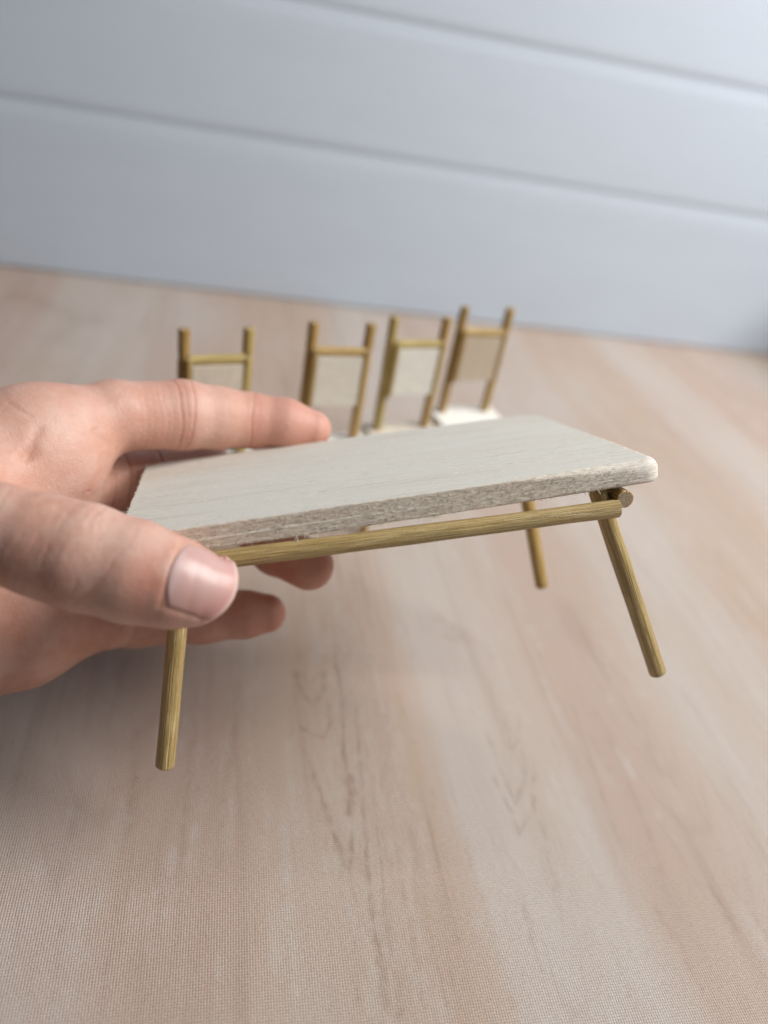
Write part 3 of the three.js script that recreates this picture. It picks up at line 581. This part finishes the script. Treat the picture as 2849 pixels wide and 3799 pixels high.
  const spots = [[[-0.0364, 0.0829, -0.0997], 0.0045, RED, 0.65], [[-0.0360, 0.0846, -0.1019], 0.003, RED, 0.3], [[-0.0343, 0.0848, -0.1009], 0.0022, [0.76, 0.58, 0.47], 0.8], [[-0.0470, 0.0856, -0.1002], 0.007, PALE, 0.2], [[-0.0763, 0.0749, -0.1469], 0.012, PALE, 0.3], [[-0.0837, 0.0791, -0.1496], 0.012, PALE, 0.35], [[-0.0695, 0.0669, -0.1453], 0.006, RED, 0.15], [[-0.0160, 0.0444, -0.1605], 0.013, [0.57, 0.235, 0.17], 0.6], [[-0.0256, 0.0283, -0.1572], 0.013, [0.57, 0.235, 0.17], 0.6], [[-0.0291, 0.0781, -0.1025], 0.006, RED, 0.25]];  // lower fingertips: own redness plus painted under-table shade; pale cuticle highlight painted too
  const tipAt = V(index[2].p), tipDir = V(dir(index[2], index[0])), pipAt = V(between(index[4], index[5], 0.08)), pipDir = V(dir(index[4], index[5]));
  const grad = (x, y, z) => { const e = 0.0003, v = new THREE.Vector3(sdf(x + e, y, z) - sdf(x - e, y, z), sdf(x, y + e, z) - sdf(x, y - e, z), sdf(x, y, z + e) - sdf(x, y, z - e)); return v.normalize(); };
  // nail frame on the thumb
  const tdir = V(thumb[2].p).sub(V(thumb[0].p)).negate().normalize();
  const look = camera.position.clone().sub(V(thumb[1].p)).normalize();
  const nn = look.clone().addScaledVector(tdir, -look.dot(tdir)).normalize(), ss0 = tdir.clone().cross(nn);
  nn.applyAxisAngle(tdir, -0.10); const ss = tdir.clone().cross(nn);   // nail faces out, slightly up
  const NAIL = { at: V([-0.0357, 0.0775, -0.1074]), len: 0.0120, half: 0.0067 };
  const nailUV = (x, y, z) => { const q = new THREE.Vector3(x, y, z).sub(NAIL.at); return [q.dot(ss) / NAIL.half, q.dot(tdir) / NAIL.len, q.dot(nn)]; };
  for (let i = 0; i < nv; i++) {
    let x = P[i * 3], y = P[i * 3 + 1], z = P[i * 3 + 2];
    const d = sdf(x, y, z), g = grad(x, y, z);
    x -= g.x * d; y -= g.y * d; z -= g.z * d;
    let h = 0, red = 0;
    if (x > -0.105) {
      const wob = 0.0007 * N3(x * 170, y * 170, z * 170) + 0.00025 * N3(x * 600, y * 600, z * 600);
      for (const c of creases) {
        const rx = x - c.p[0], ry = y - c.p[1], rz = z - c.p[2], R = Math.hypot(rx, ry, rz); if (R > c.reach) continue;
        const t = (rx * c.n[0] + ry * c.n[1] + rz * c.n[2] + wob * 0.8) / c.width; if (Math.abs(t) > 3) continue;
        const e = Math.exp(-t * t) * smooth(c.reach, c.reach * 0.85, R); h -= c.depth * e; red = Math.max(red, c.red * e);
      }
      const tn = g.dot(nn);
      if (tn > 0) for (const c of wrinkles) {
        const rx = x - c.p[0], ry = y - c.p[1], rz = z - c.p[2], R = Math.hypot(rx, ry, rz); if (R > c.reach) continue;
        const bend = 0.06 * (rx * ss.x + ry * ss.y + rz * ss.z) ** 2 / 0.008;
        const t = (rx * c.n[0] + ry * c.n[1] + rz * c.n[2] + wob * 1.5 + bend) / c.width; if (Math.abs(t) > 3) continue;
        h -= c.depth * Math.exp(-t * t) * smooth(0.1, 0.6, tn) * smooth(-0.35, 0.25, N3(x * 230 + 9, y * 230, z * 230));
      }
      for (const [a, b, dp, wd] of lines) {
        const h0 = clamp(((x - a[0]) * (b[0] - a[0]) + (y - a[1]) * (b[1] - a[1]) + (z - a[2]) * (b[2] - a[2])) / ((b[0] - a[0]) ** 2 + (b[1] - a[1]) ** 2 + (b[2] - a[2]) ** 2));
        // distance measured as seen along the palm's own facing
        const q = new THREE.Vector3(x - mix(a[0], b[0], h0), y - mix(a[1], b[1], h0), z - mix(a[2], b[2], h0)); if (q.length() > 0.02) continue;
        const face = V([0.1, 0.25, 0.95]).normalize(); q.addScaledVector(face, -q.dot(face));
        const e = Math.exp(-(((q.length() + wob * 0.5) / wd) ** 2)) * smooth(0.1, 0.4, g.dot(face)); h -= dp * e; red = Math.max(red, 0.12 * e);
      }
      // fine skin relief
      const f = 1 - Math.abs(N3(x * 1100, y * 1100, z * 1100)) * 2, f2 = N3(x * 420, y * 420, z * 420);
      h += 0.000025 * f + 0.00002 * f2 + 0.00003 * N3(x * 1900, y * 1900, z * 1900);
      // fold of skin round the nail
      const [nu, nvv, nh] = nailUV(x, y, z);
      if (nh > 0 && Math.abs(nu) < 1.7 && nvv > -0.6 && nvv < 1.2) {
        const eu = Math.abs(nu) - 1.0, ev = -nvv + 0.02 * 0, dd = Math.max(eu * NAIL.half, ev * NAIL.len);
        const rim = Math.exp(-(((dd - 0.0009) / 0.0007) ** 2)) * smooth(1.0, 0.75, nvv), bed = smooth(0.0002, -0.0004, dd) * smooth(1.05, 0.95, nvv);
        h += 0.00004 * rim * smooth(0, 0.003, nh) - 0.00022 * bed;
      }
    }
    P[i * 3] = x + g.x * h; P[i * 3 + 1] = y + g.y * h; P[i * 3 + 2] = z + g.z * h;
    UVS[i * 2] = x * tdir.x + y * tdir.y + z * tdir.z; UVS[i * 2 + 1] = x * ss.x + y * ss.y + z * ss.z;
    // ---- colour of the skin, with a few spots of painted light and shade
    const big = N3(x * 90, y * 90, z * 90), sm = N3(x * 330 + 7, y * 330, z * 330), fine = N3(x * 900, y * 900, z * 900);
    let c = mix3(BASE, PALE, clamp(0.35 + 0.8 * big)); c = mix3(c, WARM, clamp(0.3 - 0.9 * big + 0.4 * sm)); c = mix3(c, RED, clamp(sm * 0.8) * 0.28); c = mix3(c, PALE, clamp(-sm * 1.0) * 0.35);
    { const kd = Math.hypot(x - KN.x, y - KN.y, z - KN.z), m = smooth(0.016, 0.005, kd), n1 = N3(x * 520, y * 520, z * 520); c = mix3(c, RED, 0.20 * m * clamp(n1 * 1.5)); c = mix3(c, [0.74, 0.54, 0.45], 0.26 * m * clamp(-n1 * 1.6)); }
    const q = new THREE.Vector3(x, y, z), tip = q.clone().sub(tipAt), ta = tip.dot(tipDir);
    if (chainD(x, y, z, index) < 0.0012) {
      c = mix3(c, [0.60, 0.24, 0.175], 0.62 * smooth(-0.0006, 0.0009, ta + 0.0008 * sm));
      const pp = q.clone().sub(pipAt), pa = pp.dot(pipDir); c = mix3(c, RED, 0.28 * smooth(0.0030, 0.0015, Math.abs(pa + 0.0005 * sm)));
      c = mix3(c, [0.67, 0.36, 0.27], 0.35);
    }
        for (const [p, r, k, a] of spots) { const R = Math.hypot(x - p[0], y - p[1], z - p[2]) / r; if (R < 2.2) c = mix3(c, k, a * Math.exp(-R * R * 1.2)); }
    c = mix3(c, [0.46, 0.20, 0.13], clamp(red));
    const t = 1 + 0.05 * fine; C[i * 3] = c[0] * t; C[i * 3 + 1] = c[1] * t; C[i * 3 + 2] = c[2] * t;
  }
  const g = new THREE.BufferGeometry();
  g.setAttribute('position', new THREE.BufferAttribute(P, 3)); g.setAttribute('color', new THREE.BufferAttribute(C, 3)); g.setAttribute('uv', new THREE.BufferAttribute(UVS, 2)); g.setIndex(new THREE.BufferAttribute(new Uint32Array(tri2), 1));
  g.computeVertexNormals();
  const skinBump = place(greyTexture(1024, 1024, (u, v) => {
    const x = u * 40, y = v * 40;                      // millimetres: fine crossing lines, pores
    const wx = x + 0.5 * N2(x * 0.9, y * 0.9), wy = y + 0.5 * N2(x * 0.9 + 40, y * 0.9);
    const l1 = Math.abs(N2(wx * 1.1 + wy * 0.5, wy * 2.6 - wx * 0.8)), l2 = Math.abs(N2(wx * 2.4 - wy * 0.9 + 30, wy * 1.0 + wx * 0.9)), l3 = Math.abs(N2(wx * 0.7 + 70, wy * 0.5));
    return 0.55 * smooth(0, 0.16, l1) + 0.25 * smooth(0, 0.2, l2) + 0.2 * smooth(0, 0.08, l3) + 0.15 * N2(x * 6, y * 6);
  }), [0.04, 0.04], [0, 0], THREE.MirroredRepeatWrapping);
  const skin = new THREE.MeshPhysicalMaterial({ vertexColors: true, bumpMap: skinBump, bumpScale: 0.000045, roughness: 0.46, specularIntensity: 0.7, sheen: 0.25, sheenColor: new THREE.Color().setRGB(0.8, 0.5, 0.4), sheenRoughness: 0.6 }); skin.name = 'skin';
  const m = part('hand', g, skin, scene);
  tag(m, 'left hand reaching in and pinching the little table between thumb and index finger', 'hand');

  // ---- thumb nail: a curved plate seated on the thumb
  const NAIL_SLOPE = (() => { const g = grad(...NAIL.at.clone().addScaledVector(tdir, 0.62 * NAIL.len).addScaledVector(nn, 0.0078).toArray()); return Math.max(0, g.dot(tdir) / g.dot(nn)); })();
  const NU = 40, NV = 44, np = [], nc = [], ni = [];
  for (let j = 0; j <= NV; j++) for (let i = 0; i <= NU; i++) {
    let u = i / NU * 2 - 1, v = j / NV;
    const endCurve = 1 - 0.24 * u * u - 0.10 * u ** 6, startCurve = 0.16 * (u * u) ;
    const vv = mix(startCurve, endCurve, v), wide = 1 - 0.06 * (1 - v) ;
    const vs0 = Math.min(vv, 0.62), over = (vv - vs0) * NAIL.len;
    const b = NAIL.at.clone().addScaledVector(tdir, vs0 * NAIL.len).addScaledVector(ss, u * NAIL.half * wide).addScaledVector(nn, 0.014);
    for (let k = 0; k < 40; k++) { const d = sdf(b.x, b.y, b.z); if (d < 0.00002) break; b.addScaledVector(nn, -d * 0.8); if (b.clone().sub(NAIL.at).dot(nn) < -0.002) break; }
    const gN = grad(b.x, b.y, b.z), edge = Math.max(smooth(0.93, 1, Math.abs(u)), smooth(0.03, 0, v));
    const lift = 0.00004 - 0.0009 * edge + 0.00022 * smooth(0.75, 1, v);
    b.addScaledVector(gN, lift).addScaledVector(tdir, over).addScaledVector(nn, -over * NAIL_SLOPE - over * over * 38);
    np.push(b.x, b.y, b.z);
    const free = smooth(0.94, 0.965, v + 0.02 * u * u), lun = smooth(0.26, 0.14, v + 0.25 * u * u);
    let c = mix3([0.57, 0.32, 0.275], [0.61, 0.385, 0.345], clamp(0.5 + 0.6 * N2(u * 3, v * 3)));
    c = mix3(c, [0.64, 0.47, 0.45], lun * 0.5);
    c = mix3(c, [0.60, 0.25, 0.21], 0.6 * smooth(0.3, 0.9, u) * smooth(0.2, 0.7, v)); c = mix3(c, [0.62, 0.28, 0.24], 0.45 * smooth(0.70, 0.90, v));
    c = mix3(c, [0.76, 0.62, 0.54], free * 0.5);
    nc.push(...c);
  }
  // give the plate a thickness: rim rows going down
  const top = (NU + 1) * (NV + 1), rim = [];
  for (let i = 0; i <= NU; i++) rim.push(i); for (let j = 1; j <= NV; j++) rim.push(j * (NU + 1) + NU); for (let i = NU - 1; i >= 0; i--) rim.push(NV * (NU + 1) + i); for (let j = NV - 1; j > 0; j--) rim.push(j * (NU + 1));
  for (const k of rim) { np.push(np[k * 3] - nn.x * 0.0006, np[k * 3 + 1] - nn.y * 0.0006, np[k * 3 + 2] - nn.z * 0.0006); nc.push(0.60, 0.36, 0.27); }
  for (let j = 0; j < NV; j++) for (let i = 0; i < NU; i++) { const o = j * (NU + 1) + i; ni.push(o, o + NU + 1, o + 1, o + 1, o + NU + 1, o + NU + 2); }
  for (let k = 0; k < rim.length; k++) { const a = rim[k], b = rim[(k + 1) % rim.length], c = top + k, d = top + (k + 1) % rim.length; ni.push(a, b, c, b, d, c); }
  const ng = new THREE.BufferGeometry(); ng.setAttribute('position', new THREE.Float32BufferAttribute(np, 3)); ng.setAttribute('color', new THREE.Float32BufferAttribute(nc, 3)); ng.setIndex(ni); ng.computeVertexNormals();
  const nailMat = new THREE.MeshPhysicalMaterial({ vertexColors: true, roughness: 0.38, clearcoat: 0.35, clearcoatRoughness: 0.3, side: THREE.DoubleSide }); nailMat.name = 'nail';
  part('fingernail', ng, nailMat, m);
  return m;
})();

renderer.render(scene, camera);
